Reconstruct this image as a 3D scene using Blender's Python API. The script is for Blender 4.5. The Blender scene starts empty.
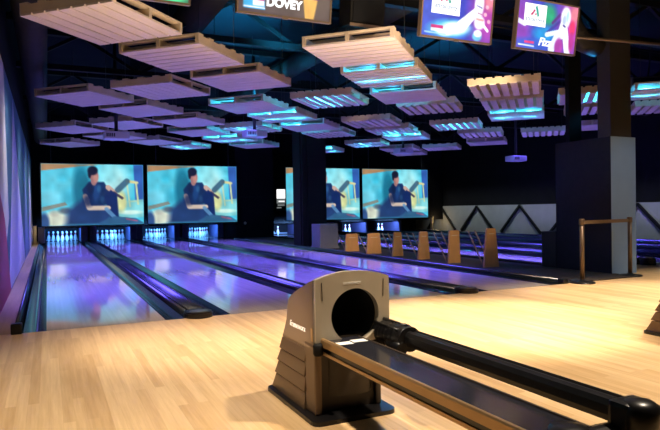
import bpy, bmesh, math, random
from mathutils import Matrix, Vector
random.seed(7)
sc = bpy.context.scene
COL = sc.collection
PI = math.pi

# ------------------------------------------------------------------ helpers
class MB:
    """Collects shapes and links them as ONE mesh object."""
    def __init__(s):
        s.v = []; s.f = []; s.m = []; s.sm = []
    def add(s, vs, fs, mi=0, smooth=False, M=None):
        o = len(s.v)
        for p in vs:
            p = Vector(p)
            s.v.append(tuple(M @ p) if M else tuple(p))
        for f in fs:
            s.f.append([i + o for i in f]); s.m.append(mi); s.sm.append(smooth)
        return s
    def box(s, x0, x1, y0, y1, z0, z1, mi=0, M=None, c=0.0):
        if c <= 0:
            vs = [(x, y, z) for z in (z0, z1) for y in (y0, y1) for x in (x0, x1)]
            fs = [(0, 2, 3, 1), (4, 5, 7, 6), (0, 1, 5, 4), (2, 6, 7, 3), (0, 4, 6, 2), (1, 3, 7, 5)]
            return s.add(vs, fs, mi, False, M)
        bm = bmesh.new()
        bmesh.ops.create_cube(bm, size=1)
        for v in bm.verts:
            v.co = Vector(((x0 + x1) / 2 + v.co.x * (x1 - x0), (y0 + y1) / 2 + v.co.y * (y1 - y0), (z0 + z1) / 2 + v.co.z * (z1 - z0)))
        bmesh.ops.bevel(bm, geom=list(bm.edges), offset=c, segments=2, affect='EDGES', profile=.6)
        bm.verts.index_update()
        s.add([v.co.copy() for v in bm.verts], [[v.index for v in f.verts] for f in bm.faces], mi, False, M)
        bm.free()
        return s
    def bar(s, p, q, w, h, mi=0):
        """a square bar from p to q"""
        p, q = Vector(p), Vector(q); d = q - p; L = d.length; d.normalize()
        up = Vector((0, 0, 1)) if abs(d.z) < .95 else Vector((1, 0, 0))
        x = d.cross(up).normalized(); z = x.cross(d)
        M = Matrix((( x.x, d.x, z.x, p.x), (x.y, d.y, z.y, p.y), (x.z, d.z, z.z, p.z), (0, 0, 0, 1)))
        return s.box(-w / 2, w / 2, 0, L, -h / 2, h / 2, mi, M)
    def tube(s, pts, r, n=10, mi=0, caps=True):
        pts = [Vector(p) for p in pts]
        rs = r if isinstance(r, (list, tuple)) else [r] * len(pts)
        o = len(s.v); vs = []; fs = []
        prev = None
        for i, p in enumerate(pts):
            d = (pts[min(i + 1, len(pts) - 1)] - pts[max(i - 1, 0)]).normalized()
            if prev is None:
                a = Vector((0, 0, 1)) if abs(d.z) < .9 else Vector((1, 0, 0))
                x = d.cross(a).normalized()
            else:
                x = (prev - d * prev.dot(d)).normalized()
            prev = x; y = d.cross(x)
            for k in range(n):
                t = 2 * PI * k / n
                vs.append(p + (x * math.cos(t) + y * math.sin(t)) * rs[i])
        for i in range(len(pts) - 1):
            for k in range(n):
                fs.append((i * n + k, i * n + (k + 1) % n, (i + 1) * n + (k + 1) % n, (i + 1) * n + k))
        s.add(vs, fs, mi, True)
        if caps:
            s.f.append([o + k for k in range(n)][::-1]); s.m.append(mi); s.sm.append(False)
            e = o + (len(pts) - 1) * n
            s.f.append([e + k for k in range(n)]); s.m.append(mi); s.sm.append(False)
        return s
    def lathe(s, prof, n=16, mi=0, M=None, mis=None):
        """prof: (r, z) pairs from bottom to top"""
        vs = []; fs = []
        for r, z in prof:
            for k in range(n):
                t = 2 * PI * k / n
                vs.append((r * math.cos(t), r * math.sin(t), z))
        o = len(s.v)
        s.add(vs, [], mi, True, M)
        for i in range(len(prof) - 1):
            for k in range(n):
                s.f.append([o + i * n + k, o + i * n + (k + 1) % n, o + (i + 1) * n + (k + 1) % n, o + (i + 1) * n + k])
                s.m.append(mis[i] if mis else mi); s.sm.append(True)
        s.f.append([o + k for k in range(n)][::-1]); s.m.append(mi); s.sm.append(False)
        e = o + (len(prof) - 1) * n
        s.f.append([e + k for k in range(n)]); s.m.append(mis[-1] if mis else mi); s.sm.append(False)
        return s
    def extrude(s, prof, y0, y1, mi=0, smooth=False, M=None):
        """closed outline of (x, z) pairs drawn out along y"""
        n = len(prof)
        vs = [(x, y0, z) for x, z in prof] + [(x, y1, z) for x, z in prof]
        fs = [(i, (i + 1) % n, n + (i + 1) % n, n + i) for i in range(n)]
        o = len(s.v)
        s.add(vs, fs, mi, smooth, M)
        s.f.append([o + i for i in range(n)][::-1]); s.m.append(mi); s.sm.append(False)
        s.f.append([o + n + i for i in range(n)]); s.m.append(mi); s.sm.append(False)
        return s
    def sheet(s, prof, y0, y1, mi=0, smooth=True):
        """open outline of (x, z) pairs drawn out along y"""
        n = len(prof)
        return s.add([(x, y0, z) for x, z in prof] + [(x, y1, z) for x, z in prof],
                     [(i, i + 1, n + i + 1, n + i) for i in range(n - 1)], mi, smooth)
    def prism_z(s, outline, z0, z1, mi=0, M=None):
        n = len(outline); o = len(s.v)
        s.add([(x, y, z0) for x, y in outline] + [(x, y, z1) for x, y in outline],
              [(i, (i + 1) % n, n + (i + 1) % n, n + i) for i in range(n)], mi, False, M)
        s.f.append([o + i for i in range(n)][::-1]); s.m.append(mi); s.sm.append(False)
        s.f.append([o + n + i for i in range(n)]); s.m.append(mi); s.sm.append(False)
        return s
    def build(s, name, mats, parent=None, loc=None, fix=True):
        me = bpy.data.meshes.new(name)
        me.from_pydata(s.v, [], s.f)
        for m in (mats if isinstance(mats, (list, tuple)) else [mats]):
            me.materials.append(m)
        me.polygons.foreach_set('material_index', s.m)
        me.polygons.foreach_set('use_smooth', s.sm)
        if fix:
            bm = bmesh.new(); bm.from_mesh(me)
            bmesh.ops.recalc_face_normals(bm, faces=bm.faces)
            bm.to_mesh(me); bm.free()
        me.update()
        o = bpy.data.objects.new(name, me); COL.objects.link(o)
        if parent: o.parent = parent
        if loc: o.location = loc
        return o

def tag(o, label=None, cat=None, group=None, kind=None):
    if label: o['label'] = label
    if cat: o['category'] = cat
    if group: o['group'] = group
    if kind: o['kind'] = kind
    return o

def thing(name, label, cat, loc=(0, 0, 0), rz=0, group=None):
    o = bpy.data.objects.new(name, None); COL.objects.link(o)
    o.location = loc; o.rotation_euler = (0, 0, rz); o.empty_display_size = .1
    return tag(o, label, cat, group)

def dup(root, loc, rz=0, label=None):
    r = root.copy(); COL.objects.link(r); r.location = loc; r.rotation_euler = (0, 0, rz)
    if label: r['label'] = label
    for ch in list(root.children):
        c = ch.copy(); COL.objects.link(c); c.parent = r
        for g in list(ch.children):
            d = g.copy(); COL.objects.link(d); d.parent = c
    return r

def lettering(name, body, size, mat, parent, M, extrude=.0008, shear=0, align='CENTER', bold=0):
    cu = bpy.data.curves.new(name, 'FONT'); cu.body = body; cu.size = size; cu.extrude = extrude
    cu.align_x = align; cu.align_y = 'CENTER'; cu.shear = shear; cu.offset = bold
    cu.materials.append(mat)
    tmp = bpy.data.objects.new(name, cu); COL.objects.link(tmp)
    bpy.context.view_layer.update()
    me = bpy.data.meshes.new_from_object(tmp.evaluated_get(bpy.context.evaluated_depsgraph_get()))
    bpy.data.objects.remove(tmp); bpy.data.curves.remove(cu)
    o = bpy.data.objects.new(name, me); COL.objects.link(o); o.parent = parent
    o.matrix_local = M
    return o

def srgb(r, g, b):
    f = lambda c: (c / 255 / 12.92) if c / 255 <= .04045 else ((c / 255 + .055) / 1.055) ** 2.4
    return (f(r), f(g), f(b), 1)

def mat(name, col, rough=.5, metal=0.0, spec=.5, var=0.0, scale=8.0, coat=0.0, stretch=(1, 1, 1), bump=0.0):
    m = bpy.data.materials.new(name); m.use_nodes = True
    nt = m.node_tree; b = nt.nodes['Principled BSDF']
    b.inputs['Roughness'].default_value = rough; b.inputs['Metallic'].default_value = metal
    b.inputs['Specular IOR Level'].default_value = spec; b.inputs['Coat Weight'].default_value = coat
    b.inputs['Coat Roughness'].default_value = .08
    tc = nt.nodes.new('ShaderNodeTexCoord'); mp = nt.nodes.new('ShaderNodeMapping')
    mp.inputs['Scale'].default_value = stretch
    nz = nt.nodes.new('ShaderNodeTexNoise'); nz.inputs['Scale'].default_value = scale; nz.inputs['Detail'].default_value = 4
    mx = nt.nodes.new('ShaderNodeMix'); mx.data_type = 'RGBA'
    c = list(col)
    mx.inputs[6].default_value = [max(0, x * (1 - var)) for x in c[:3]] + [1]
    mx.inputs[7].default_value = [min(1, x * (1 + var)) for x in c[:3]] + [1]
    nt.links.new(tc.outputs['Object'], mp.inputs[0]); nt.links.new(mp.outputs[0], nz.inputs['Vector'])
    nt.links.new(nz.outputs[0], mx.inputs[0]); nt.links.new(mx.outputs[2], b.inputs['Base Color'])
    if bump:
        bp = nt.nodes.new('ShaderNodeBump'); bp.inputs['Strength'].default_value = bump; bp.inputs['Distance'].default_value = .01
        nt.links.new(nz.outputs[0], bp.inputs['Height']); nt.links.new(bp.outputs[0], b.inputs['Normal'])
    return m

def emat(name, col, strength):
    m = bpy.data.materials.new(name); m.use_nodes = True
    b = m.node_tree.nodes['Principled BSDF']
    b.inputs['Base Color'].default_value = (.02, .02, .02, 1); b.inputs['Roughness'].default_value = .3
    b.inputs['Emission Color'].default_value = col; b.inputs['Emission Strength'].default_value = strength
    return m

def picmat(name, strength):
    """a lit display: its picture is a colour attribute on the panel's grid"""
    m = bpy.data.materials.new(name); m.use_nodes = True
    nt = m.node_tree; b = nt.nodes['Principled BSDF']
    a = nt.nodes.new('ShaderNodeVertexColor'); a.layer_name = 'picture'
    b.inputs['Base Color'].default_value = (.01, .01, .01, 1); b.inputs['Roughness'].default_value = .35
    nt.links.new(a.outputs['Color'], b.inputs['Emission Color']); b.inputs['Emission Strength'].default_value = strength
    return m

def woodmat(name, c_lo, c_hi, strip=.057, length=1.1, rough=.3, spec=.5, coat=0.0, streak=.5):
    """narrow boards running along Y"""
    m = bpy.data.materials.new(name); m.use_nodes = True
    nt = m.node_tree; b = nt.nodes['Principled BSDF']; L = nt.links.new
    tc = nt.nodes.new('ShaderNodeTexCoord')
    mp = nt.nodes.new('ShaderNodeMapping'); mp.inputs['Rotation'].default_value = (0, 0, PI / 2)
    L(tc.outputs['Object'], mp.inputs[0])
    br = nt.nodes.new('ShaderNodeTexBrick')
    br.inputs['Scale'].default_value = 1; br.inputs['Brick Width'].default_value = length; br.inputs['Row Height'].default_value = strip
    br.inputs['Mortar Size'].default_value = .0006; br.inputs['Mortar Smooth'].default_value = .3
    br.inputs['Color1'].default_value = (0, 0, 0, 1); br.inputs['Color2'].default_value = (1, 1, 1, 1); br.inputs['Mortar'].default_value = (.15, .15, .15, 1)
    br.offset = .37
    L(mp.outputs[0], br.inputs['Vector'])
    mp2 = nt.nodes.new('ShaderNodeMapping'); mp2.inputs['Scale'].default_value = (38, 1.6, 1)
    L(tc.outputs['Object'], mp2.inputs[0])
    nz = nt.nodes.new('ShaderNodeTexNoise'); nz.inputs['Scale'].default_value = 1; nz.inputs['Detail'].default_value = 5; nz.inputs['Roughness'].default_value = .65
    L(mp2.outputs[0], nz.inputs['Vector'])
    mr = nt.nodes.new('ShaderNodeMapRange'); mr.inputs[1].default_value = .3; mr.inputs[2].default_value = .7
    L(nz.outputs[0], mr.inputs[0])
    a = nt.nodes.new('ShaderNodeMix'); a.data_type = 'RGBA'; a.inputs[0].default_value = streak
    L(br.outputs[0], a.inputs[6]); L(mr.outputs[0], a.inputs[7])
    mx = nt.nodes.new('ShaderNodeMix'); mx.data_type = 'RGBA'
    mx.inputs[6].default_value = c_lo; mx.inputs[7].default_value = c_hi
    L(a.outputs[2], mx.inputs[0]); L(mx.outputs[2], b.inputs['Base Color'])
    b.inputs['Roughness'].default_value = rough; b.inputs['Specular IOR Level'].default_value = spec
    b.inputs['Coat Weight'].default_value = coat; b.inputs['Coat Roughness'].default_value = .05
    return m

# ------------------------------------------------------------------ materials
M = {}
M['approach'] = woodmat('maple approach boards', (.48, .285, .115, 1), (.78, .555, .30, 1), rough=.34, spec=.45)
M['lane'] = woodmat('oiled lane boards', (.40, .34, .29, 1), (.52, .45, .38, 1), strip=.027, length=2.4, rough=.05, spec=.24, coat=.0, streak=.4)
M['sidefloor'] = woodmat('dull side boards', (.30, .20, .10, 1), (.42, .29, .16, 1), rough=.5)
M['black'] = mat('black paint', (.008, .008, .010, 1), .7, var=.2)
M['blackwall'] = mat('matt black wall', (.007, .007, .008, 1), .85, spec=.08, var=.3, scale=3)
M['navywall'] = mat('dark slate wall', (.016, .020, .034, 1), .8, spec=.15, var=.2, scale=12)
M['litwall'] = mat('slate wall lit face', (.19, .30, .46, 1), .7, var=.06, scale=5)  # stub wall colour lightened for the light falling on its end face
M['gutter'] = mat('glossy black gutter', (.010, .013, .018, 1), .16, spec=.7, var=.3, scale=4, stretch=(8, .6, 8))
M['cap'] = mat('glossy dark divider cap', (.012, .020, .024, 1), .26, spec=.7, var=.4, scale=5, stretch=(10, .6, 10))
M['nosesilver'] = mat('brushed nose plate', (.45, .42, .36, 1), .3, metal=.9, var=.1)
M['rubber'] = mat('black rubber', (.007, .0065, .007, 1), .32, spec=.4, var=.3)
M['carpet'] = mat('dark brown walkway carpet', (.030, .022, .018, 1), .9, var=.3, scale=60)
M['concrete'] = mat('raw concrete', (.26, .26, .25, 1), .85, var=.2, scale=2.2)
M['plinth'] = mat('grey concrete plinth', (.22, .21, .20, 1), .85, var=.15, scale=6)
M['steel'] = mat('black steel', (.007, .007, .007, 1), .65, spec=.15, var=.2)
M['coldark'] = mat('dark steel column', (.012, .011, .009, 1), .7, spec=.12, var=.25, scale=4)
M['ceiling'] = mat('dark blue ceiling deck', (.008, .011, .014, 1), .8, spec=.05, var=.35, scale=1.5)
M['colnear'] = mat('dull grey column paint', (.03, .028, .026, 1), .6, var=.25, scale=4)
M['duct'] = mat('dull duct metal', (.022, .020, .018, 1), .65, spec=.2, var=.3)
M['pallet'] = mat('pale pallet wood', (.64, .52, .41, 1), .75, var=.16, scale=5, stretch=(1, 9, 3))
M['palletside'] = mat('tan pallet wood', (.56, .44, .29, 1), .75, var=.2, scale=5)
M['cable'] = mat('grey cable', (.03, .028, .024, 1), .5, metal=.5)
M['panelwood'] = mat('orange brown plywood', (.50, .25, .075, 1), .55, var=.18, scale=5, stretch=(6, 6, 1))
M['rod'] = mat('brown rods', (.17, .11, .06, 1), .5, var=.1)
M['brown'] = mat('brown stanchion metal', (.13, .085, .05, 1), .4, metal=.4, var=.1)
M['belt'] = mat('brown belt webbing', (.12, .08, .045, 1), .8, var=.1)
M['bronze'] = mat('bronze moulded shell', (.135, .086, .05, 1), .38, metal=.35, var=.12, scale=4)
M['champagne'] = mat('champagne front panel', (.47, .40, .295, 1), .42, metal=.3, var=.10, scale=5, stretch=(3, 1, 1))
M['gold'] = mat('gold rail', (.36, .22, .095, 1), .35, metal=.5, var=.12)
M['shelldark'] = mat('dark brown lower shell', (.032, .021, .014, 1), .45, var=.2)
M['traytop'] = mat('glossy blue black tray', (.018, .018, .024, 1), .12, spec=.7, var=.2)
M['hole'] = mat('black mouth', (.003, .003, .003, 1), .9)
M['paper'] = mat('white sticker', (.80, .80, .76, 1), .5)
M['textwhite'] = mat('silver lettering', (.75, .72, .66, 1), .4)
M['pin'] = mat('white pin lacquer', (.85, .86, .88, 1), .25)
M['pinred'] = mat('red pin stripe', (.65, .02, .10, 1), .3)
M['kick'] = mat('violet grey kickback', (.10, .09, .22, 1), .5, var=.2)
M['pit'] = mat('black pit curtain', (.010, .008, .014, 1), .9)
M['cream'] = mat('cream trim', (.60, .50, .32, 1), .5)
M['sweep'] = mat('pale sweep bar', (.35, .40, .55, 1), .4)
M['bezel'] = mat('bronze bezel', (.16, .11, .07, 1), .4, metal=.3)
M['projector'] = mat('white projector shell', (.55, .52, .52, 1), .5)
M['lens'] = mat('projector lens', (.02, .03, .06, 1), .1, spec=.8)
M['pale'] = mat('pale lilac wall paint', (.52, .47, .66, 1), .6, var=.04)
M['palegrey'] = mat('pale grey wall paint', (.50, .46, .46, 1), .6, var=.04)
M['teal'] = mat('deep teal wall paint', (.035, .10, .17, 1), .6, var=.08)
M['blue'] = mat('mid blue wall paint', (.16, .22, .42, 1), .6, var=.06)
M['red'] = mat('crimson wall paint', (.34, .035, .10, 1), .6, var=.06)
M['noticewhite'] = emat('lit notice', (1, 1, 1, 1), 1.3)
M['noticeline'] = emat('lit notice lines', (.5, .55, .55, 1), .35)
M['screenpic'] = picmat('projected picture', 1.0)
M['tvpic'] = picmat('television picture', 1.25)
M['tvwhite'] = emat('white television lettering', (1, 1, 1, 1), 1.4)
M['tvgrey'] = emat('grey blue television lettering', srgb(110, 140, 170), 1)
M['tvpink'] = emat('pink logo stroke', srgb(205, 60, 120), 1)
M['tvgreen'] = emat('green logo stroke', srgb(40, 175, 160), 1)

# ------------------------------------------------------------------ key dimensions (metres)
FOUL = 5.957
LANES = [.503, 2.210, 3.842, 5.549]                 # lane centres across X
LEND = FOUL + 18.9
LW = .526
WALL_L, WALL_R = -.469, 16.9
CEIL = 4.6

# ------------------------------------------------------------------ camera
f_px = 598.646
yaw, pitch, roll = map(math.radians, (25.2946, -.5733, .8595))
fwd = Vector((math.sin(yaw) * math.cos(pitch), math.cos(yaw) * math.cos(pitch), math.sin(pitch)))
rt = Vector((math.cos(yaw), -math.sin(yaw), 0)); up = rt.cross(fwd)
r2 = rt * math.cos(roll) - up * math.sin(roll); u2 = rt * math.sin(roll) + up * math.cos(roll)
cam = bpy.data.cameras.new('camera'); co = bpy.data.objects.new('camera', cam); COL.objects.link(co)
cam.sensor_width = 36; cam.lens = f_px * 36 / 660; cam.clip_start = .05; cam.clip_end = 200
co.matrix_world = Matrix(((r2.x, u2.x, -fwd.x, 0), (r2.y, u2.y, -fwd.y, 0), (r2.z, u2.z, -fwd.z, 1.0589), (0, 0, 0, 1)))
sc.camera = co

# ------------------------------------------------------------------ the setting
def struct(o): return tag(o, kind='structure')
b = MB(); b.box(WALL_L, 20, -3, FOUL, -.12, 0); b.box(6.36, 20, FOUL, 7.2, -.12, 0)
fl = struct(b.build('floor', M['approach'])); fl['label'] = 'pale maple approach floor in front of the lanes'
struct(MB().box(WALL_L, 20, FOUL, 26, -.30, -.13).build('floor_subfloor', M['black']))
struct(MB().box(WALL_L, -.30, FOUL, 24.9, -.12, 0).build('floor_strip', M['sidefloor']))
struct(MB().box(6.36, 7.80, FOUL + .02, 21.8, -.12, .015).build('floor_walkway', M['carpet']))
struct(MB().box(WALL_L - .3, 20.3, -3.2, 26, CEIL, CEIL + .15).build('ceiling', M['ceiling']))
struct(MB().box(WALL_L, WALL_R, 25.6, 25.8, -.3, CEIL).build('wall_back', M['blackwall']))
struct(MB().box(WALL_L - .3, 20.3, -3.2, -3, -.3, CEIL).build('wall_front', M['navywall']))
# left wall, a painted mural of tall spikes under a black band
w = MB()
w.box(WALL_L - .2, WALL_L - .004, -3, 25.6, -.3, CEIL, 0)
def painted(pts, mi, d):
    n = len(pts); o = len(w.v)
    w.add([(WALL_L - .004, y, z) for y, z in pts] + [(WALL_L + d, y, z) for y, z in pts],
          [(i, (i + 1) % n, n + (i + 1) % n, n + i) for i in range(n)], mi)
    w.f.append([o + i for i in range(n)]); w.m.append(mi); w.sm.append(False)
    w.f.append([o + n + i for i in range(n)][::-1]); w.m.append(mi); w.sm.append(False)
TOP = 2.95
painted([(-3, 0), (25.5, 0), (25.5, TOP), (-3, TOP)], 2, .0000)
painted([(7.3, 0), (9.2, 1.0), (8.6, TOP), (5.5, TOP), (5.5, 0)], 1, .0015)
painted([(9.0, .02), (15.4, .02), (12.5, 1.7), (10.9, TOP - .05), (10.2, 1.6)], 3, .0015)
painted([(15.6, .02), (18.6, .02), (17.2, 1.4), (15.6, 2.7)], 4, .0015)
painted([(19.0, .02), (24.5, .02), (21.5, 1.6), (19.5, 2.7)], 3, .0015)
painted([(6.9, 0), (9.4, 0), (8.3, 1.0), (6.9, 1.55)], 5, .003)
wl = struct(w.build('wall_left', [M['blackwall'], M['palegrey'], M['teal'], M['pale'], M['blue'], M['red']], fix=False))
# right wall: black above, bare concrete below with a zigzag of steel bars
struct(MB().box(WALL_R, WALL_R + .2, 5, 25.6, -.3, CEIL).build('wall_right', M['blackwall']))
struct(MB().box(WALL_R - .06, WALL_R - .002, 5.5, 25.5, -.1, 1.12).build('trim_concrete_dado', M['concrete']))
z = MB(); y = 6.6
while y < 23.5:
    z.bar((WALL_R - .10, y, .02), (WALL_R - .10, y + 1.1, 1.08), .06, .09); z.bar((WALL_R - .10, y + 1.1, 1.08), (WALL_R - .10, y + 2.2, .02), .06, .09)
    y += 2.6
struct(z.build('trim_zigzag', M['steel']))
struct(MB().box(20, 20.2, -3, 5, -.3, CEIL).build('wall_right_entry', M['navywall']))
# black masking wall over the pin decks
struct(MB().box(WALL_L, 6.4, 23.75, 23.85, .56, CEIL).build('wall_masking', M['blackwall']))
struct(MB().box(7.9, WALL_R - .06, 23.2, 23.3, .50, CEIL).build('wall_masking_far', M['blackwall']))
# black partition between the two banks
p = MB().box(6.40, 7.90, 21.8, 25.6, -.1, CEIL).build('wall_partition', M['blackwall']); struct(p)
MB().box(6.52, 7.45, 21.785, 21.80, 1.55, 1.575).build('trim_rail', M['steel'], p)
kb = MB(); kb.lathe([(.03, 0), (.055, .01), (.05, .03), (.02, .045)], 14, 0, Matrix.Translation((6.75, 21.8, .58)) @ Matrix.Rotation(PI / 2, 4, 'X'))
tag(kb.build('knob', M['nosesilver'], p), 'round pale knob on the black partition')
# columns
c1 = MB(); c1.box(6.36, 7.08, 15.2, 15.9, -.1, CEIL); c1.box(6.33, 6.36, 15.3, 15.5, -.1, CEIL); c1.box(6.5, 6.6, 15.17, 15.2, -.1, CEIL)
struct(c1.build('column_mid', M['coldark']))
struct(MB().box(7.74, 8.19, 6.385, 6.62, 2.099, CEIL).build('column_near', M['colnear']))
struct(MB().box(7.85, 8.13, 7.28, 7.36, 2.099, CEIL).build('column_rear', M['steel']))
# big stub wall by the stanchions: dark side, end face painted paler for the light
s = MB(); s.box(7.73, 8.276, 6.38, 7.47, -.02, 2.097)
so = s.build('wall_stub', [M['navywall'], M['litwall']]); struct(so)
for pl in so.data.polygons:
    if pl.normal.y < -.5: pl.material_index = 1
lc = MB(); lc.box(7.73, 8.1, 7.48, 7.80, .0, .60, c=.008); lc.box(7.72, 8.11, 7.475, 7.81, .60, .62)
tag(lc.build('floor_cabinet', M['black']), 'low black cabinet standing behind the big slate blue wall block', 'cabinet')
pb = MB(); pb.box(6.46, 6.99, 14.3, 14.85, 0.015, .66, c=.012); pb.box(6.44, 7.01, 14.28, 14.87, .015, .07, c=.006)
tag(pb.build('plinth', M['plinth']), 'low grey concrete block standing in front of the dark middle column', 'plinth')

# ------------------------------------------------------------------ lanes
def half_round(x0, x1, depth, n=10):
    return [(x0 + (x1 - x0) * i / n, -.005 - depth * math.sin(PI * i / n)) for i in range(n + 1)]
def make_lane(x, y0, y1, gl, gr, label, group):
    t = thing('bowling_lane', label, 'bowling lane', (x, y0, 0), 0, group)
    d = MB(); d.box(-LW, LW, .012, y1 - y0, -.12, 0)
    d.build('lane_surface', M['lane'], t)
    MB().box(-LW, LW, 0, .012, -.12, .0003).build('foul_line', M['shelldark'], t)
    for a, c in ((-LW - gl, -LW), (LW, LW + gr)):
        g = MB(); g.sheet(half_round(a, c, .075), .0, y1 - y0, 0)
        g.box(a, c, .0, .01, -.11, -.004); g.box(a, c, 0, y1 - y0, -.125, -.085)
        g.build('gutter', M['gutter'], t, fix=False)
    return t
G1 = .19
lab = ['leftmost bowling lane, running beside the painted left wall', 'second bowling lane from the left wall, behind the near ball return',
       'third bowling lane from the left wall, between two black dividers', 'fourth bowling lane, beside the walkway with wooden panels']
for x, l in zip(LANES, lab): make_lane(x, FOUL, LEND, G1, G1, l, 'glowing violet lanes of the near bank')
LANES2 = [8.65, 10.33, 12.03, 13.72, 15.40]
lab2 = ['first lane of the far bank, just past the wooden panels', 'second lane of the far bank past the wooden panels', 'middle lane of the far bank past the wooden panels',
        'fourth lane of the far bank past the wooden panels', 'last lane of the far bank, nearest the concrete dado']
for i, (x, l) in enumerate(zip(LANES2, lab2)): make_lane(x, 7.84 if i == 0 else 7.2, 23.9, .2, .2, l, 'lanes of the far bank')

def divider(x, hw, y0, y1, label, nose=True, h=.055, wide=True):
    t = thing('lane_divider', label, 'lane divider', (x, y0, 0), 0, 'black dividers between the lanes')
    pr = [(hw * math.cos(PI * i / 14), -.01 + (h + .01) * math.sin(PI * i / 14) ** .42) for i in range(15)]
    c = MB(); c.extrude(pr + [(-hw, -.12), (hw, -.12)], .10, y1 - y0, 0, True)
    if wide:   # grooves along the ball track cover
        for s_ in (-.55, .55): c.tube([(s_ * hw, .15, h * .86), (s_ * hw, y1 - y0, h * .86)], .012, 6)
    c.build('cap', M['cap'], t)
    if nose:
        n = MB(); out = [(hw * 1.06 * math.cos(2 * PI * i / 28), .06 + .16 * math.sin(2 * PI * i / 28)) for i in range(28)]
        n.prism_z(out, -.005, h * .75)
        n.prism_z([(x_ * .93, .06 + (y_ - .06) * .9) for x_, y_ in out], h * .75, h * 1.02)
        no = n.build('nose', M['rubber'], t)
        k = MB(); k.prism_z([(x_ * .66, .03 + (y_ - .06) * .5) for x_, y_ in out], h * 1.02, h * 1.12)
        tag(k.build('nose_plate', M['nosesilver'], no), 'brushed silver plate on the nose')
    return t
DIV = [1.3565, 3.026, 4.6955]
divider(DIV[0], 1.3565 - .503 - LW - G1 - .002, FOUL - .01, LEND, 'wide black divider with silver nose between the two leftmost lanes')
divider(DIV[1], 3.026 - 2.21 - LW - G1 - .002, FOUL - .01, LEND, 'narrow black divider partly hidden behind the near ball return', wide=False)
divider(DIV[2], 4.6955 - 3.842 - LW - G1 - .002, FOUL - .01, LEND, 'black divider with silver nose left of the lane beside the walkway')
# outer edges of the near bank
t = thing('lane_divider', 'black rounded kerb between the leftmost lane and the wall', 'lane divider', (-.262, FOUL - .02, 0), 0, 'black dividers between the lanes')
k = MB(); pr = [(.032 * math.cos(PI * i / 10), .07 * math.sin(PI * i / 10)) for i in range(11)]
k.extrude(pr + [(-.032, -.12), (.032, -.12)], 0, LEND - FOUL, 0, True); k.tube([(.0, .02, .075), (.0, LEND - FOUL, .075)], .016, 8); k.build('cap', M['cap'], t)
e = MB(); e.box(-.045, .045, -.03, .05, -.002, .095, c=.012); e.build('end_block', M['rubber'], t)
t = thing('lane_divider', 'long black kerb between the fourth lane and the walkway', 'lane divider', (6.312, FOUL - .02, 0), 0, 'black dividers between the lanes')
k = MB(); pr = [(.045 * math.cos(PI * i / 12), -.01 + .075 * math.sin(PI * i / 12) ** .5) for i in range(13)]
k.extrude(pr + [(-.045, -.12), (.045, -.12)], .05, 15.7, 0, True); k.build('cap', M['cap'], t)
e = MB(); e.box(-.05, .05, -.0, .12, -.002, .066, c=.02); e.build('end_block', M['rubber'], t)
# far bank dividers
for i, l in enumerate(['black divider right after the first lane of the far bank', 'black divider after the second lane of the far bank',
                       'black divider after the middle lane of the far bank', 'black divider after the fourth lane of the far bank']):
    divider((LANES2[i] + LANES2[i + 1]) / 2, .105, 7.05, 22.95, l, h=.12, wide=False)
t = thing('lane_divider', 'black kerb along the walkway side of the far bank', 'lane divider', (7.86, 7.84, 0), 0, 'black dividers between the lanes')
MB().box(-.05, .05, 0, 14, -.12, .06, c=.015).build('cap', M['cap'], t)

# ------------------------------------------------------------------ pins and pin decks
PINPROF = [(.026, 0), (.030, .01), (.045, .06), (.0605, .115), (.058, .145), (.045, .19), (.030, .235), (.0235, .255), (.0228, .268), (.024, .30), (.030, .322), (.0325, .345), (.029, .365), (.018, .378), (.006, .381)]
PINMI = [0, 0, 0, 0, 0, 0, 1, 0, 1, 0, 0, 0, 0, 0]
pin0 = None
ROWS = [(0, ['head pin at the front']), (1, ['left pin of the second row', 'right pin of the second row']),
        (2, ['left pin of the third row', 'middle pin of the third row', 'right pin of the third row']),
        (3, ['leftmost back row pin', 'second pin in back row', 'third pin in back row', 'rightmost back row pin'])]
LN = ['leftmost lane', 'second lane from the left', 'third lane from the left', 'fourth lane from the left']
def place_pin(x, y, label, group):
    global pin0
    if pin0 is None:
        pin0 = MB().lathe(PINPROF, 14, 0, None, PINMI).build('bowling_pin', [M['pin'], M['pinred']])
        o = pin0
    else:
        o = pin0.copy(); COL.objects.link(o)
    o.location = (x, y, .0005)
    tag(o, label, 'bowling pin', group)
HEAD = FOUL + 18.0
for x, l in zip(LANES, LN):
    for r_, names in ROWS:
        for i, n in enumerate(names):
            place_pin(x + (i - r_ / 2) * .3048, HEAD + r_ * .264, f'{n}, {l}', f'ten pins racked on the {l}')
for x, l in ((8.42, 'first far lane beside the black partition'), (11.77, 'far lane right of the dark column'), (13.42, 'rightmost lit far lane')):
    for k_, side in ((0, 'left'), (1, 'right')):
        place_pin(x + k_ * .26, 23.35 + .12 * k_, f'{side} one of two pins on the {l}', 'pins left standing on the far bank')

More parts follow.
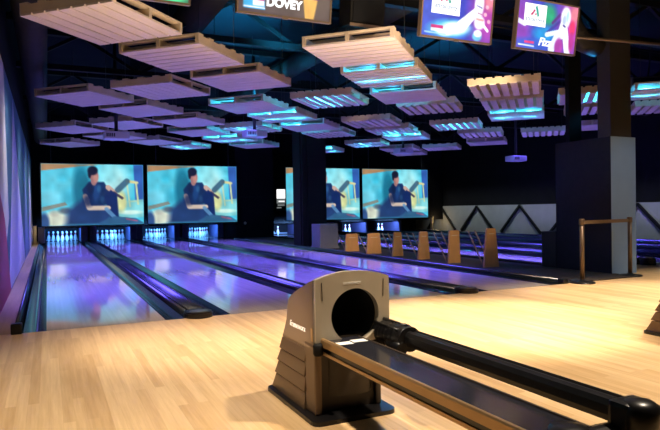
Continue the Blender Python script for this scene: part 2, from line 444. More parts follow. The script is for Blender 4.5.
def pin_housing(x, yf, label, group, hw=.80, top=.56, purple=True):
    t = thing('pinsetter', label, 'pinsetter', (x, yf, 0), 0, group)
    for s_ in (-1, 1):
        a, c = sorted((s_ * (LW + .06), s_ * hw))
        MB().box(a, c, 0, 1.5, -.003, top, c=.01).build('kickback', M['kick'] if purple else M['black'], t)
    MB().box(-LW - .06, LW + .06, 1.42, 1.46, -.003, top).build('pit_curtain', M['pit'], t)
    MB().box(-LW - .06, LW + .06, -.03, .02, top - .05, top, c=.004).build('hood_lip', M['black'], t)
    MB().box(-LW - .02, LW + .02, 1.34, 1.38, .02, .075, c=.006).build('sweep_bar', M['sweep'], t)
    return t
for i, (x, l) in enumerate(zip(LANES, LN)):
    pin_housing(x, 23.45, f'pinsetter bay with violet sides behind the {l}', 'pinsetter bays of the near bank', .81)
for x, l in ((8.9, 'first far lane, left of the dark column'), (12.03, 'far lane right of the dark column'), (13.72, 'rightmost lit far lane')):
    pin_housing(x, 23.0, f'pinsetter bay ending the {l}', 'pinsetter bays of the far bank', .70, .50)
# cream lit posts at the ends of the pin decks
for x, yv, z0, z1, l in ((-.395, 23.3, 0, .62, 'slim cream post at the wall end of the leftmost pin deck'), (16.1, 23.05, 0, .62, 'slim cream post at the right end of the far pin decks')):
    tt = thing('trim_post', l, 'post', (x, yv, 0)); 
    MB().box(-.05, .05, -.05, .05, z0, z1, c=.01).build('shaft', M['cream'], tt); MB().box(-.065, .065, -.065, .065, z1, z1 + .03, c=.005).build('post_cap', M['black'], tt)

# ------------------------------------------------------------------ pictures for the lit displays
def clamp(a): return max(0.0, min(1.0, a))
class Pic:
    def __init__(s, nx, ny, base):
        s.nx, s.ny = nx, ny; s.p = [[list(base) for _ in range(nx)] for _ in range(ny)]
    def paint(s, fn, col, op=1.0):
        for j in range(s.ny):
            v = j / (s.ny - 1)
            for i in range(s.nx):
                a = clamp(fn(i / (s.nx - 1), v)) * op
                if a > 0:
                    q = s.p[j][i]
                    for k_ in range(3): q[k_] += (col[k_] - q[k_]) * a
    def ell(s, cx, cy, rx, ry, col, soft=.25, op=1, ang=0):
        ca, sa = math.cos(ang), math.sin(ang)
        def fn(u, v):
            du, dv = u - cx, v - cy
            a, b_ = (du * ca + dv * sa) / rx, (-du * sa + dv * ca) / ry
            return (1 - math.hypot(a, b_)) / soft + .5
        s.paint(fn, col, op)
    def line(s, x0, y0, x1, y1, w_, col, op=1, asp=1.57, w1=None):
        w1 = w_ if w1 is None else w1
        dx, dy = (x1 - x0) * asp, y1 - y0; L2 = dx * dx + dy * dy or 1e-9
        def fn(u, v):
            a, b_ = (u - x0) * asp, v - y0
            t_ = clamp((a * dx + b_ * dy) / L2)
            return (w_ + (w1 - w_) * t_ - math.hypot(a - dx * t_, b_ - dy * t_)) / .012 + .5
        s.paint(fn, col, op)
    def poly(s, pts, col, op=1, soft=.012):
        n = len(pts)
        def fn(u, v):
            ins = False; dm = 9
            for i in range(n):
                (x0, y0), (x1, y1) = pts[i], pts[(i + 1) % n]
                if (y0 > v) != (y1 > v) and u < (x1 - x0) * (v - y0) / (y1 - y0) + x0: ins = not ins
                dx, dy = x1 - x0, y1 - y0; L2 = dx * dx + dy * dy or 1e-9
                t_ = clamp(((u - x0) * dx + (v - y0) * dy) / L2)
                dm = min(dm, math.hypot(u - x0 - dx * t_, v - y0 - dy * t_))
            return (dm if ins else -dm) / soft + .5
        s.paint(fn, col, op)
    def speckle(s, amt, seed=1):
        rn = random.Random(seed)
        gx, gy = s.nx // 6 + 3, s.ny // 6 + 3
        g = [[rn.uniform(-1, 1) for _ in range(gx)] for _ in range(gy)]
        for j in range(s.ny):
            for i in range(s.nx):
                x, y_ = i / 6, j / 6; a, c = int(x), int(y_); fx, fy = x - a, y_ - c
                n = (g[c][a] * (1 - fx) + g[c][a + 1] * fx) * (1 - fy) + (g[c + 1][a] * (1 - fx) + g[c + 1][a + 1] * fx) * fy
                for k_ in range(3): s.p[j][i][k_] = max(0, s.p[j][i][k_] * (1 + amt * n))
    def mesh(s, name, w_, h_, m, parent):
        """a display panel w_ by h_ in local XZ, facing -Y, its lower left corner at the origin"""
        me = bpy.data.meshes.new(name); vs = []; fs = []
        for j in range(s.ny):
            for i in range(s.nx): vs.append((w_ * i / (s.nx - 1), 0, h_ * (1 - j / (s.ny - 1))))
        for j in range(s.ny - 1):
            for i in range(s.nx - 1):
                a = j * s.nx + i; fs.append((a, a + s.nx, a + s.nx + 1, a + 1))
        me.from_pydata(vs, [], fs); me.materials.append(m)
        at = me.color_attributes.new('picture', 'FLOAT_COLOR', 'POINT')
        for j in range(s.ny):
            for i in range(s.nx):
                q = s.p[j][i]; at.data[j * s.nx + i].color = srgb(*[max(0, min(255, c)) for c in q])
        me.update()
        o = bpy.data.objects.new(name, me); COL.objects.link(o); o.parent = parent
        return o

# the projected picture: a man in dark clothes sitting against a turquoise wall
P = Pic(112, 70, (96, 200, 224))
P.ell(.14, .42, .22, .30, (118, 214, 234), .8, .8); P.ell(.09, .55, .10, .12, (150, 222, 240), .8, .6)
P.ell(.70, .30, .15, .32, (196, 240, 240), .9, .9); P.ell(.63, .16, .10, .14, (150, 226, 236), .8, .7)
P.ell(.20, .22, .05, .08, (70, 180, 205), .9, .7); P.ell(.30, .52, .10, .14, (70, 172, 200), .9, .7)
P.poly([(0, 0), (.60, 0), (.34, .045), (0, .115)], (176, 142, 108))
P.ell(.38, .40, .085, .38, (34, 104, 128), .6, .85)
P.poly([(0, .70), (.22, .62), (.24, .67), (0, .77)], (140, 126, 112), .8)
P.ell(.13, .90, .15, .12, (232, 234, 214), .6, .95); P.ell(.12, .80, .05, .05, (196, 196, 184), .8, .7); P.ell(.02, .95, .05, .16, (40, 70, 120), .5, .9)
P.ell(.22, .76, .06, .05, (90, 86, 92), .8, .8)
P.poly([(.90, 0), (1, 0), (1, .62), (.915, .62)], (62, 96, 168), .95)
P.poly([(.72, .62), (1, .58), (1, .88), (.70, .92)], (150, 214, 216), .9)
P.ell(.86, .80, .12, .035, (222, 246, 236), .7, .9)
P.ell(.77, .62, .055, .17, (224, 226, 170), .5, .95)
P.poly([(.24, .76), (.38, .58), (.60, .60), (.70, .84), (.60, 1), (.22, 1)], (40, 60, 104), .95, .08)
P.poly([(.385, .42), (.45, .29), (.60, .29), (.655, .44), (.63, .66), (.44, .70), (.41, .58)], (30, 52, 92))
P.ell(.52, .47, .035, .14, (42, 76, 128), .7, .8); P.ell(.47, .40, .03, .10, (24, 36, 66), .7, .8)
P.line(.64, .38, .71, .48, .040, (196, 170, 160)); P.line(.70, .47, .78, .56, .022, (72, 66, 84))
P.poly([(.60, .52), (.665, .42), (.73, .50), (.745, .88), (.66, .90)], (26, 46, 92))
P.line(.415, .53, .445, .70, .040, (192, 164, 154)); P.line(.45, .72, .64, .72, .036, (222, 204, 190)); P.line(.62, .74, .70, .88, .032, (112, 156, 196), .85)
P.ell(.44, .60, .05, .10, (24, 40, 78), .9, .8); P.ell(.55, .40, .02, .06, (70, 120, 160), .9, .6); P.ell(.58, .58, .02, .05, (60, 100, 140), .9, .5); P.ell(.50, .28, .028, .07, (158, 122, 122), .3); P.ell(.505, .20, .043, .105, (166, 124, 124), .25); P.ell(.52, .24, .025, .06, (196, 150, 138), .6, .7)
P.ell(.49, .105, .052, .075, (26, 28, 46), .3); P.ell(.46, .16, .018, .07, (28, 30, 48), .4)
P.line(.83, .30, .86, .70, .012, (206, 226, 190)); P.line(.925, .31, .945, .66, .014, (216, 226, 178)); P.line(.83, .275, .935, .30, .022, (216, 214, 164)); P.line(.74, .42, .83, .28, .05, (54, 84, 110), .8)
P.line(.85, .62, .94, .61, .010, (190, 220, 190))
P.poly([(.55, .96), (.70, .86), (.92, .90), (1, .98), (1, 1), (.55, 1)], (58, 96, 132), .9); P.line(.82, .91, .93, .945, .012, (176, 96, 120), .8)
P.speckle(.10, 3)
for row in P.p:
    for q in row:
        g_ = sum(q) / 3
        for k_ in range(3): q[k_] = max(0, (g_ + 1.22 * (q[k_] - g_)) * .96)
SY = 21.7
sk = SY / 24.847
def scr(px0, px1, zt, zb): return px0 * sk, px1 * sk, 1.0589 + (zt - 1.0589) * sk, 1.0589 + (zb - 1.0589) * sk
XS = [-.1793, -.1793 + 3.8455, -.1793 + 2 * 3.8455 + 2.0981, -.1793 + 3 * 3.8455 + 2.0981]
SL = ['leftmost big projection screen over the two leftmost lanes', 'second big projection screen, left of the black partition',
      'third big projection screen, half hidden by the dark middle column', 'rightmost big projection screen, above the far lanes']
s0 = None
for i, (xs, l) in enumerate(zip(XS, SL)):
    x0, x1, zt, zb = scr(xs, xs + 3.6768, 2.9264, .5789)
    if s0 is None:
        s0 = thing('projection_screen', l, 'screen', (x0, SY, zb), 0, 'row of projection screens above the pins')
        P.mesh('screen_picture', x1 - x0, zt - zb, M['screenpic'], s0)
        fr = MB(); W_, H_ = x1 - x0, zt - zb
        for q in ((-.03, 0, 0, H_), (W_, W_ + .03, 0, H_), (-.03, W_ + .03, H_, H_ + .03), (-.03, W_ + .03, -.03, 0)):
            fr.box(q[0], q[1], -.005, .03, q[2], q[3])
        fr.box(0, W_, .004, .02, 0, H_); fr.build('frame', M['black'], s0)
        hk = MB()
        for xx in (.3, W_ - .3): hk.tube([(xx, .012, H_ + .03), (xx, .012, CEIL - zb)], .012, 6)
        hk.build('hanging_rod', M['black'], s0)
    else:
        o = dup(s0, (x0, SY, zb), 0, l)

# lit notice on the masking wall between partition and third screen
t = thing('notice_board', 'small bright white lit notice beside the half hidden third screen', 'notice', (8.52, 23.17, 1.02))
MB().box(0, .42, 0, .03, 0, .9, c=.006).build('board', M['black'], t)
nb = MB(); nb.box(.02, .40, -.004, .0, .50, .88, 0); nb.box(.02, .40, -.004, 0, .30, .47, 1); nb.box(.1, .36, -.006, -.004, .36, .41, 0); nb.box(.06, .36, -.004, 0, .20, .26, 1); nb.box(.02, .22, -.004, 0, .1, .15, 1)
nb.build('lit_panel', [M['noticewhite'], M['noticeline']], t)

# ------------------------------------------------------------------ televisions over the approach
TVW, TVH = .95, .56
def tv(x, label, pic, blank=False):
    t = thing('television', label, 'television', (x, 5.5, 2.955), 0, 'televisions hung over the foul line')
    t.rotation_euler = (math.radians(9), 0, 0)
    bz = MB()
    for q in ((-.018, 0, -.018, TVH + .018), (TVW, TVW + .018, -.018, TVH + .018), (0, TVW, TVH, TVH + .018), (0, TVW, -.018, 0)):
        bz.box(q[0], q[1], -.012, .05, q[2], q[3])
    bz.box(TVW / 2 - .03, TVW / 2 + .03, -.012, .01, -.030, -.018)
    bz.build('bezel', M['bezel'], t)
    MB().box(0, TVW, .004, .05, 0, TVH).box(.2, TVW - .2, .05, .09, .1, TVH - .1, c=.01).build('back_shell', M['black'], t)
    pic.mesh('screen_picture', TVW, TVH, M['tvpic'], t)
    mt = MB(); mt.bar((TVW / 2, .09, TVH / 2), (TVW / 2, .16 + .2, 1.62), .045, .045); mt.box(TVW / 2 - .1, TVW / 2 + .1, .085, .11, TVH / 2 - .1, TVH / 2 + .1)
    mt.build('mounting_pole', M['black'], t)
    return t
def on_tv(u, v, d=.003): return Matrix.Translation((u * TVW, -d, (1 - v) * TVH)) @ Matrix.Rotation(PI / 2, 4, 'X')
# ice cream advert
Q = Pic(96, 58, (84, 70, 74)); Q.ell(.75, .55, .5, .6, (112, 96, 84), 1.2, .8)
Q.ell(.5, .45, .28, .20, (214, 96, 60), .7, .9); Q.ell(.42, .3, .2, .2, (236, 150, 90), .8, .8)
Q.poly([(.05, .62), (.27, .62), (.28, .94), (.05, .94)], (72, 170, 220)); Q.poly([(.12, .62), (.27, .62), (.27, .80), (.12, .80)], (190, 90, 150)); Q.poly([(.15, .80), (.27, .80), (.27, .88), (.15, .88)], (245, 245, 250)); Q.line(.06, .91, .27, .91, .012, (240, 240, 250))
Q.poly([(.69, .62), (.86, .62), (.82, .99), (.72, .99)], (226, 176, 96)); Q.ell(.775, .42, .11, .22, (250, 244, 250), .3); Q.ell(.70, .52, .04, .05, (150, 80, 170), .5); Q.ell(.82, .56, .05, .05, (240, 236, 255), .4); Q.line(.69, .62, .86, .64, .016, (120, 60, 120))
Q.speckle(.10, 5)
t = tv(1.67, 'television showing an ice cream cone advert, near the top centre', Q)
lettering('lettering', 'DOVEY', .112, M['tvwhite'], t, on_tv(.485, .80), bold=.006)
# two nightlife adverts
def splash(seed):
    q = Pic(110, 66, (66, 74, 190)); q.ell(.05, .6, .25, .8, (72, 96, 204), 1, .8); q.ell(.95, .35, .25, .75, (190, 70, 170), 1, .95); q.ell(.96, .15, .10, .2, (244, 150, 150), .9, .8)
    return q
A = splash(1)
A.ell(.40, .82, .30, .17, (90, 210, 240), .6, .95, -.2); A.ell(.46, .80, .20, .12, (252, 254, 255), .6, 1, -.25); A.ell(.32, .88, .12, .09, (240, 252, 255), .5)
A.line(.56, .74, .80, .36, .12, (248, 250, 255), 1, 1.7, .07); A.ell(.80, .28, .07, .26, (250, 250, 255), .4); A.ell(.82, .62, .08, .14, (248, 246, 252), .4)
A.line(.77, .30, .84, .33, .012, (120, 110, 180)); A.line(.79, .44, .86, .46, .012, (190, 130, 170)); A.line(.78, .56, .87, .57, .02, (240, 170, 170)); A.ell(.80, .90, .07, .09, (120, 200, 230), .4); A.ell(.81, .84, .06, .07, (250, 252, 255), .4); A.line(.88, .66, .95, .76, .03, (250, 250, 255))
for i, (u, v) in enumerate(((.92, .30), (.90, .45), (.96, .58), (.97, .12))): A.ell(u, v, .025, .04, (250, 190, 210), .6)
A.poly([(.13, .78), (.30, .78), (.30, .86), (.13, .86)], (214, 60, 130)); A.poly([(.13, .84), (.30, .84), (.30, .90), (.13, .90)], (232, 236, 250)); A.line(.05, .93, .34, .94, .012, (170, 215, 250)); A.speckle(.07, 8)
t = tv(3.73, 'television with a white logo card over violet and cyan splashes, left of the other one', A)
def card(t, u0, u1, v0, v1):
    k_ = MB(); k_.box(u0 * TVW, u1 * TVW, -.003, -.001, (1 - v1) * TVH, (1 - v0) * TVH); k_.build('logo_card', M['tvwhite'], t)
    cu, cw = (u0 + u1) / 2, (u1 - u0)
    def stroke(name, pts, r_, m):
        MB().tube([((cu + a * cw) * TVW, -.0035, (1 - (v0 + b_ * (v1 - v0))) * TVH) for a, b_ in pts], r_, 8).build(name, m, t)
    stroke('logo_stroke', [(-.20, .52), (-.12, .40), (-.06, .28)], .013, M['tvpink'])
    stroke('logo_stroke', [(.00, .10), (.05, .24), (.08, .40), (.13, .55)], .015, M['tvgreen'])
    stroke('logo_stroke', [(-.03, .45), (.02, .47)], .010, M['tvpink'])
    lettering('lettering', 'attractivity', .070, M['tvgrey'], t, on_tv(cu, v0 + (v1 - v0) * .70, .0042))
    MB().box((u0 + cw * .2) * TVW, (u1 - cw * .15) * TVW, -.0036, -.003, (1 - v0 - (v1 - v0) * .835) * TVH, (1 - v0 - (v1 - v0) * .825) * TVH).build('logo_underline', M['tvgrey'], t)
card(t, .12, .52, .06, .56)
B = splash(2)
B.ell(.06, .55, .16, .7, (150, 70, 180), .9, .9); B.ell(.5, .25, .13, .22, (40, 170, 120), .7, .95); B.ell(.46, .66, .18, .16, (40, 160, 225), .7, .9); B.ell(.25, .90, .3, .12, (60, 100, 205), .8, .9)
B.line(.0, .44, .12, .50, .05, (235, 240, 255), .9); B.line(.58, .40, .70, .20, .03, (90, 50, 130)); B.line(.50, .62, .74, .30, .03, (70, 60, 150), .8)
B.ell(.80, .25, .085, .23, (246, 246, 255), .35); B.line(.78, .40, .74, .62, .10, (240, 244, 255)); B.line(.72, .56, .50, .66, .05, (236, 246, 255)); B.line(.70, .62, .60, .95, .09, (232, 240, 255)); B.line(.80, .5, .88, .98, .08, (240, 246, 255)); B.ell(.72, .88, .07, .18, (176, 70, 170), .4)
B.ell(.78, .30, .03, .10, (176, 196, 226), .7, .8); B.ell(.83, .22, .02, .12, (150, 210, 220), .7, .7); B.line(.77, .42, .80, .44, .02, (90, 70, 150)); B.ell(.93, .45, .05, .16, (230, 60, 110), .5); B.ell(.93, .75, .04, .2, (190, 60, 150), .7)
B.poly([(.14, .84), (.30, .84), (.30, .89), (.14, .89)], (224, 70, 130)); B.line(.05, .93, .30, .94, .014, (225, 235, 250)); B.speckle(.07, 9)
t = tv(5.065, 'rightmost television, with a white logo card and a pale long haired singer', B)
card(t, .10, .46, .07, .52)
lettering('lettering', 'Fizz', .13, M['tvwhite'], t, on_tv(.47, .83, .0042), shear=.3, bold=.004)
# one whose lower edge only is in view
D = Pic(40, 24, (50, 70, 60)); D.ell(.78, .85, .22, .3, (90, 220, 150), .6); D.ell(.3, .8, .2, .3, (70, 60, 70), .8)
tv(.25, 'television at the top left of which only the lower edge shows', D)
# dark box hanging between the televisions
t = thing('loudspeaker', 'dark square loudspeaker with a pale lower edge, hanging between two televisions', 'loudspeaker', (3.34, 6.0, 3.14))
t.rotation_euler = (math.radians(8), 0, 0)
MB().box(-.22, .22, 0, .3, 0, .55, c=.012).build('body', M['coldark'], t); MB().box(-.225, .225, -.015, .0, -.02, .015).build('lower_lip', M['bezel'], t)
MB().box(-.19, .19, -.01, 0, .04, .52).build('grille', M['steel'], t); MB().bar((0, .15, .55), (0, .2, 1.6), .04, .04).build('bracket', M['black'], t)

# ------------------------------------------------------------------ hanging pallets
PZ = 2.95
def make_pallet(gap, n=7, S=1.1):
    root = thing('pallet', 'pallet', 'pallet', (0, 0, PZ), 0, 'wooden pallets hung under the ceiling')
    pit_ = S / n; wd = pit_ * (1 - gap)
    d = MB()
    for i in range(n):
        yc = -S / 2 + pit_ * (i + .5)
        d.box(-S / 2, S / 2, yc - wd / 2, yc + wd / 2, 0, .02)
    d.build('bottom_deck', M['pallet'], root)
    for xx in (-S / 2 + .025, 0, S / 2 - .025):
        MB().box(xx - .022, xx + .022, -S / 2 + .004, S / 2 - .004, .02, .105).build('stringer', M['palletside'], root)
    u = MB()
    for yc in ([-S / 2 + .05 + i * (S - .1) / 7 for i in range(8)] if gap > .3 else (-S / 2 + .055, -.27, 0, .27, S / 2 - .055)): u.box(-S / 2, S / 2, yc - .05, yc + .05, .105, .125)
    u.build('top_deck', M['palletside'], root)
    for xx, yy in ((-.45, -.45), (.45, .45)):
        MB().tube([(xx, yy, .12), (xx, yy, CEIL - PZ - .02)], .0045, 5).build('cable', M['cable'], root)
    return root
close = make_pallet(.14); wide = make_pallet(.36)
PAL = [  # x, y, slat direction, wide gaps, lit cyan, label
 (.57, 6.47, 'u', 0, 0, 'largest and nearest pallet, at the top left of the photo'),
 (1.58, 7.52, 'v', 0, 0, 'second nearest pallet at top left, right behind the largest one'),
 (2.65, 8.57, 'v', 0, 0, 'third pallet of the diagonal running back from the largest one'),
 (3.50, 6.46, 'v', 0, 0, 'big pallet just below the middle television with the ice cream'),
 (.62, 10.80, 'v', 0, 0, 'violet tinted pallet nearest the black top of the left wall'),
 (1.68, 9.70, 'u', 0, 0, 'pallet left of the diagonal, with rows of slats pointing at the lanes'),
 (1.66, 11.75, 'v', 0, 0, 'violet pallet behind the one near the top of the left wall'),
 (2.80, 12.90, 'v', 0, 0, 'violet pallet left of the cyan lit cluster, over the second lane'),
 (3.42, 10.65, 'v', 0, 2, 'pallet with one cyan lit end above the third lane'),
 (4.52, 7.52, 'v', 1, 1, 'cyan edged pallet just behind the big one under the televisions'),
 (5.63, 8.67, 'v', 0, 2, 'pallet with two cyan rimmed openings, at the middle of the ceiling'),
 (4.58, 9.59, 'u', 1, 1, 'glowing cyan pallet with wide gaps near the ceiling centre'),
 (6.72, 9.62, 'u', 1, 0, 'pinkish pallet right of the ceiling centre with dark slits'),
 (6.80, 7.62, 'u', 1, 0, 'nearest pallet of the right hand stack, under the rightmost television'),
 (7.86, 8.62, 'u', 1, 0, 'second pallet of the right hand stack under the rightmost television'),
 (9.00, 9.75, 'v', 1, 1, 'cyan glowing pallet at the lower end of the right hand stack'),
 (11.85, 11.86, 'u', 1, 0, 'low violet pallet with dark slits, left of the rear steel column'),
 (.57, 14.87, 'u', 0, 0, 'small blue pallet far left above the leftmost screen'),
 (1.62, 13.75, 'u', 0, 0, 'blue pallet just right behind the left projector'),
 (1.60, 16.05, 'v', 0, 0, 'blue pallet directly behind the left projector'),
 (.62, 18.15, 'v', 0, 0, 'farthest blue pallet above the leftmost screen'),
 (2.69, 16.90, 'u', 0, 0, 'far blue pallet over the gap between the two left screens'),
 (3.39, 14.55, 'v', 0, 0, 'violet pallet in front of the bright cyan pair on the left'),
 (3.75, 17.90, 'u', 1, 1, 'farthest bright cyan pallet above the second screen'),
 (4.50, 15.75, 'v', 1, 1, 'bright cyan pallet directly behind the violet one above the second screen'),
 (4.41, 13.60, 'u', 1, 1, 'cyan striped pallet behind the middle projector'),
 (5.58, 16.95, 'v', 0, 0, 'small violet pallet right of the middle projector, far back'),
 (4.45, 11.62, 'v', 1, 1, 'cyan topped pallet in front of the middle projector'),
 (5.57, 12.79, 'v', 0, 2, 'violet pallet adjoining the cyan topped one, above the dark column'),
 (6.55, 13.85, 'u', 1, 0, 'violet slatted pallet directly over the dark middle column'),
 (6.62, 11.73, 'u', 1, 0, 'violet slatted pallet right of the dark column, in front of its neighbours'),
 (7.75, 12.75, 'u', 1, 2, 'half cyan, half violet pallet above the rightmost screen'),
 (8.88, 13.85, 'v', 1, 1, 'flat cyan glowing pallet above the rightmost screen'),
 (8.72, 15.75, 'u', 1, 1, 'low cyan striped pallet left above the rightmost screen'),
 (8.25, 17.90, 'v', 1, 1, 'farthest cyan pallet right beside the dark column'),
 (10.45, 16.69, 'v', 0, 0, 'far violet pallet hanging low over the rightmost screen'),
 (11.61, 17.95, 'v', 0, 0, 'farthest violet pallet over the rightmost screen'),
 (8.79, 11.52, 'u', 1, 1, 'bright cyan striped pallet left of the right hand stack'),
 (10.40, 12.60, 'u', 1, 0, 'violet pallet with dark slits below the right hand stack'),
 (11.95, 14.20, 'v', 1, 0, 'violet pallet with long slits, left of the right projector'),
 (11.58, 15.95, 'u', 0, 0, 'thin violet pallet at the right end of the far row'),
 (8.75, 7.62, 'u', 1, 1, 'pallet with two cyan slits seen between the two steel columns'),
 (9.95, 8.60, 'u', 1, 0, 'middle pallet seen between the two steel columns'),
 (12.10, 10.55, 'v', 1, 0, 'lowest pallet seen between the two steel columns'),
 (11.15, 8.0, 'u', 1, 0, 'pinkish pallet right of the near steel column'),
 (9.62, 6.82, 'v', 1, 2, 'pallet with a cyan side cut by the right edge of the photo'),
]
CY = []
first = {0: True, 1: True}
for x, y, d, wd, cy, l in PAL:
    src = wide if wd else close
    rz = PI / 4 if d == 'u' else 3 * PI / 4
    if first[wd]:
        first[wd] = False; src.location = (x, y, PZ); src.rotation_euler = (0, 0, rz); src['label'] = l
    else:
        dup(src, (x, y, PZ), rz, l)
    if cy: CY.append((x, y, cy, rz))

# ------------------------------------------------------------------ projectors
def projector(x, y, zc, label):
    t = thing('projector', label, 'projector', (x, y, zc), 0, 'projectors on ceiling poles')
    MB().box(-.24, .24, -.18, .18, 0, .15, c=.02).build('body', M['projector'], t)
    v = MB()
    for k_ in range(5): v.box(-.20 + k_ * .035, -.18 + k_ * .035, -.184, -.178, .04, .11)
    v.build('vent', M['black'], t)
    ln = MB(); ln.lathe([(.06, 0), (.065, .05), (.05, .07)], 16, 0, Matrix.Translation((.1, .18, .075)) @ Matrix.Rotation(-PI / 2, 4, 'X')); ln.build('lens', M['lens'], t)
    pz = CEIL - zc; MB().tube([(0, 0, .15), (0, 0, pz)], .035, 10).box(-.1, .1, -.08, .08, .145, .165).build('ceiling_pole', M['black'], t)
    return t
projector(1.29, 12.75, 2.52, 'white projector on a black pole under the blue pallets at left')
projector(4.22, 12.8, 2.68, 'pinkish lit projector under the cyan pallets, left of the dark column')
projector(9.5, 15.0, 2.65, 'projector near the cyan pallets above the rightmost screen')
projector(12.05, 13.1, 2.33, 'projector hanging alone at right, clear below the violet pallets')

# ------------------------------------------------------------------ overhead structure
def truss(y, z0, z1, x0, x1, label):
    t = thing('steel_truss', label, 'truss', (0, y, 0), 0, 'black roof trusses')
    MB().box(x0, x1, -.07, .07, z1 - .1, z1).build('top_chord', M['steel'], t)
    MB().box(x0, x1, -.06, .06, z0, z0 + .1).build('bottom_chord', M['steel'], t)
    wb = MB(); x = x0; k_ = 0
    while x < x1 - 1.0:
        a, c = (z0 + .05, z1 - .05) if k_ % 2 == 0 else (z1 - .05, z0 + .05)
        wb.bar((x, 0, a), (x + 1.1, 0, c), .06, .06); x += 1.1; k_ += 1
    wb.build('web', M['steel'], t)
for y, l in ((4.7, 'roof truss nearest the camera, over the approach'), (7.0, 'roof truss just behind the televisions'), (9.6, 'roof truss crossing behind the nearest pallets'), (12.6, 'roof truss over the middle of the lanes'), (16.2, 'roof truss over the far half of the lanes'), (20.2, 'farthest roof truss, just before the screens')):
    truss(y, 3.80, 4.55, WALL_L, WALL_R if y > 5 else 19.9, l)
def duct(pts, r_, label, m='duct', name='air_duct'):
    o = MB().tube(pts, r_, 20).build(name, M[m]); tag(o, label, 'duct')
duct([(2.2, 7.9, 4.22), (2.2, 22, 4.22)], .26, 'round air duct running above the second lane')
duct([(5.0, 7.6, 4.25), (5.0, 22, 4.25)], .22, 'round air duct running above the fourth lane')
duct([(-.15, 6, 3.55), (-.15, 22, 3.55)], .2, 'dark air duct running along the top of the left wall')
duct([(6.9, 6.4, 4.55), (6.95, 6.45, 4.1), (7.05, 6.5, 3.75), (7.3, 6.55, 3.55), (7.7, 6.6, 3.5)], .16, 'brownish bent air duct beside the rightmost television')
cd = MB().tube([(6.2, 6.0, 3.35), (10.5, 6.2, 3.62)], .022, 10).build('conduit', M['bezel']); tag(cd, 'thin brown pipe running right from the rightmost television', 'pipe')
cd = MB().tube([(5.0, 7.4, 3.9), (12.5, 7.7, 3.95)], .02, 8).build('conduit', M['steel']); tag(cd, 'dark pipe crossing the ceiling above the rightmost television', 'pipe')
t = thing('loudspeaker', 'brown boxy loudspeaker hanging at the top right edge of the photo', 'loudspeaker', (12.2, 9.1, 3.54))
t.rotation_euler = (math.radians(10), 0, math.radians(-35))
MB().box(-.37, .37, -.16, .16, 0, .37, c=.015).build('body', M['bezel'], t); MB().box(-.34, .34, -.17, -.16, .03, .34).build('grille', M['coldark'], t); MB().bar((0, 0, .3), (0, -.12, 1.0), .03, .03).build('bracket', M['black'], t)

# ------------------------------------------------------------------ wooden panels along the walkway
def make_panel(x, y, wb, wt, h, label):
    t = thing('panel_stand', label, 'panel', (x, y, .016), 0, 'tapered wooden panels along the walkway')
    pr = [(-wb / 2, 0), (wb / 2, 0), (wt / 2, h - .02), (wt / 2 - .02, h), (-wt / 2 + .02, h), (-wt / 2, h - .02)]
    MB().extrude(pr, -.02, .02).build('board', M['panelwood'], t)
    MB().box(-wt * .3, wt * .3, -.024, -.02, h - .10, h - .088).build('slot', M['cream'], t)
    for dx in (-wt * .4, wt * .4):
        MB().bar((dx, .10, .005), (dx, .52, h * .92), .018, .018).build('brace_rod', M['rod'], t)
    MB().bar((-wt * .45, .30, h * .42), (wt * .45, .30, h * .42), .014, .014).build('crossbar', M['rod'], t)
for a in ((6.91, 8.15, .32, .19, .67, 'nearest of the tapered wooden panels, at the right end of their row'), (6.86, 9.12, .27, .22, .61, 'second wooden panel from the right end of the row'),
          (6.86, 10.12, .28, .19, .56, 'third wooden panel from the right end of the row'), (6.85, 11.10, .27, .18, .52, 'fourth wooden panel from the right end of the row'),
          (6.80, 12.05, .38, .31, .47, 'wide low wooden panel, second from the grey concrete block'), (6.74, 13.03, .38, .31, .43, 'wide low wooden panel closest to the grey concrete block')):
    make_panel(*a)

# ------------------------------------------------------------------ stanchions
def stanchion(x, y, label):
    t = thing('stanchion', label, 'stanchion', (x, y, 0), 0, 'belt stanchions beside the stub wall')
    MB().lathe([(.165, 0), (.165, .012), (.15, .022), (.05, .034), (.03, .05)], 28).build('base', M['rubber'], t)
    MB().lathe([(.030, .045), (.030, .80)], 18).build('post', M['brown'], t)
    MB().lathe([(.036, .795), (.038, .80), (.038, .865), (.03, .875)], 18).build('head', M['brown'], t)
    return t
A_, B_ = Vector((6.575, 5.90, 0)), Vector((7.80, 6.12, 0))
sa = stanchion(*A_[:2], 'left stanchion, with the belt stretched to its right'); stanchion(*B_[:2], 'right stanchion, in front of the pale end of the wall block')
d_ = (B_ - A_); n_ = d_.normalized()
bl = MB(); bl.bar((.036 * n_.x, .036 * n_.y, .825), (d_.x - .036 * n_.x, d_.y - .036 * n_.y, .825), .004, .05); bl.build('belt', M['belt'], sa)

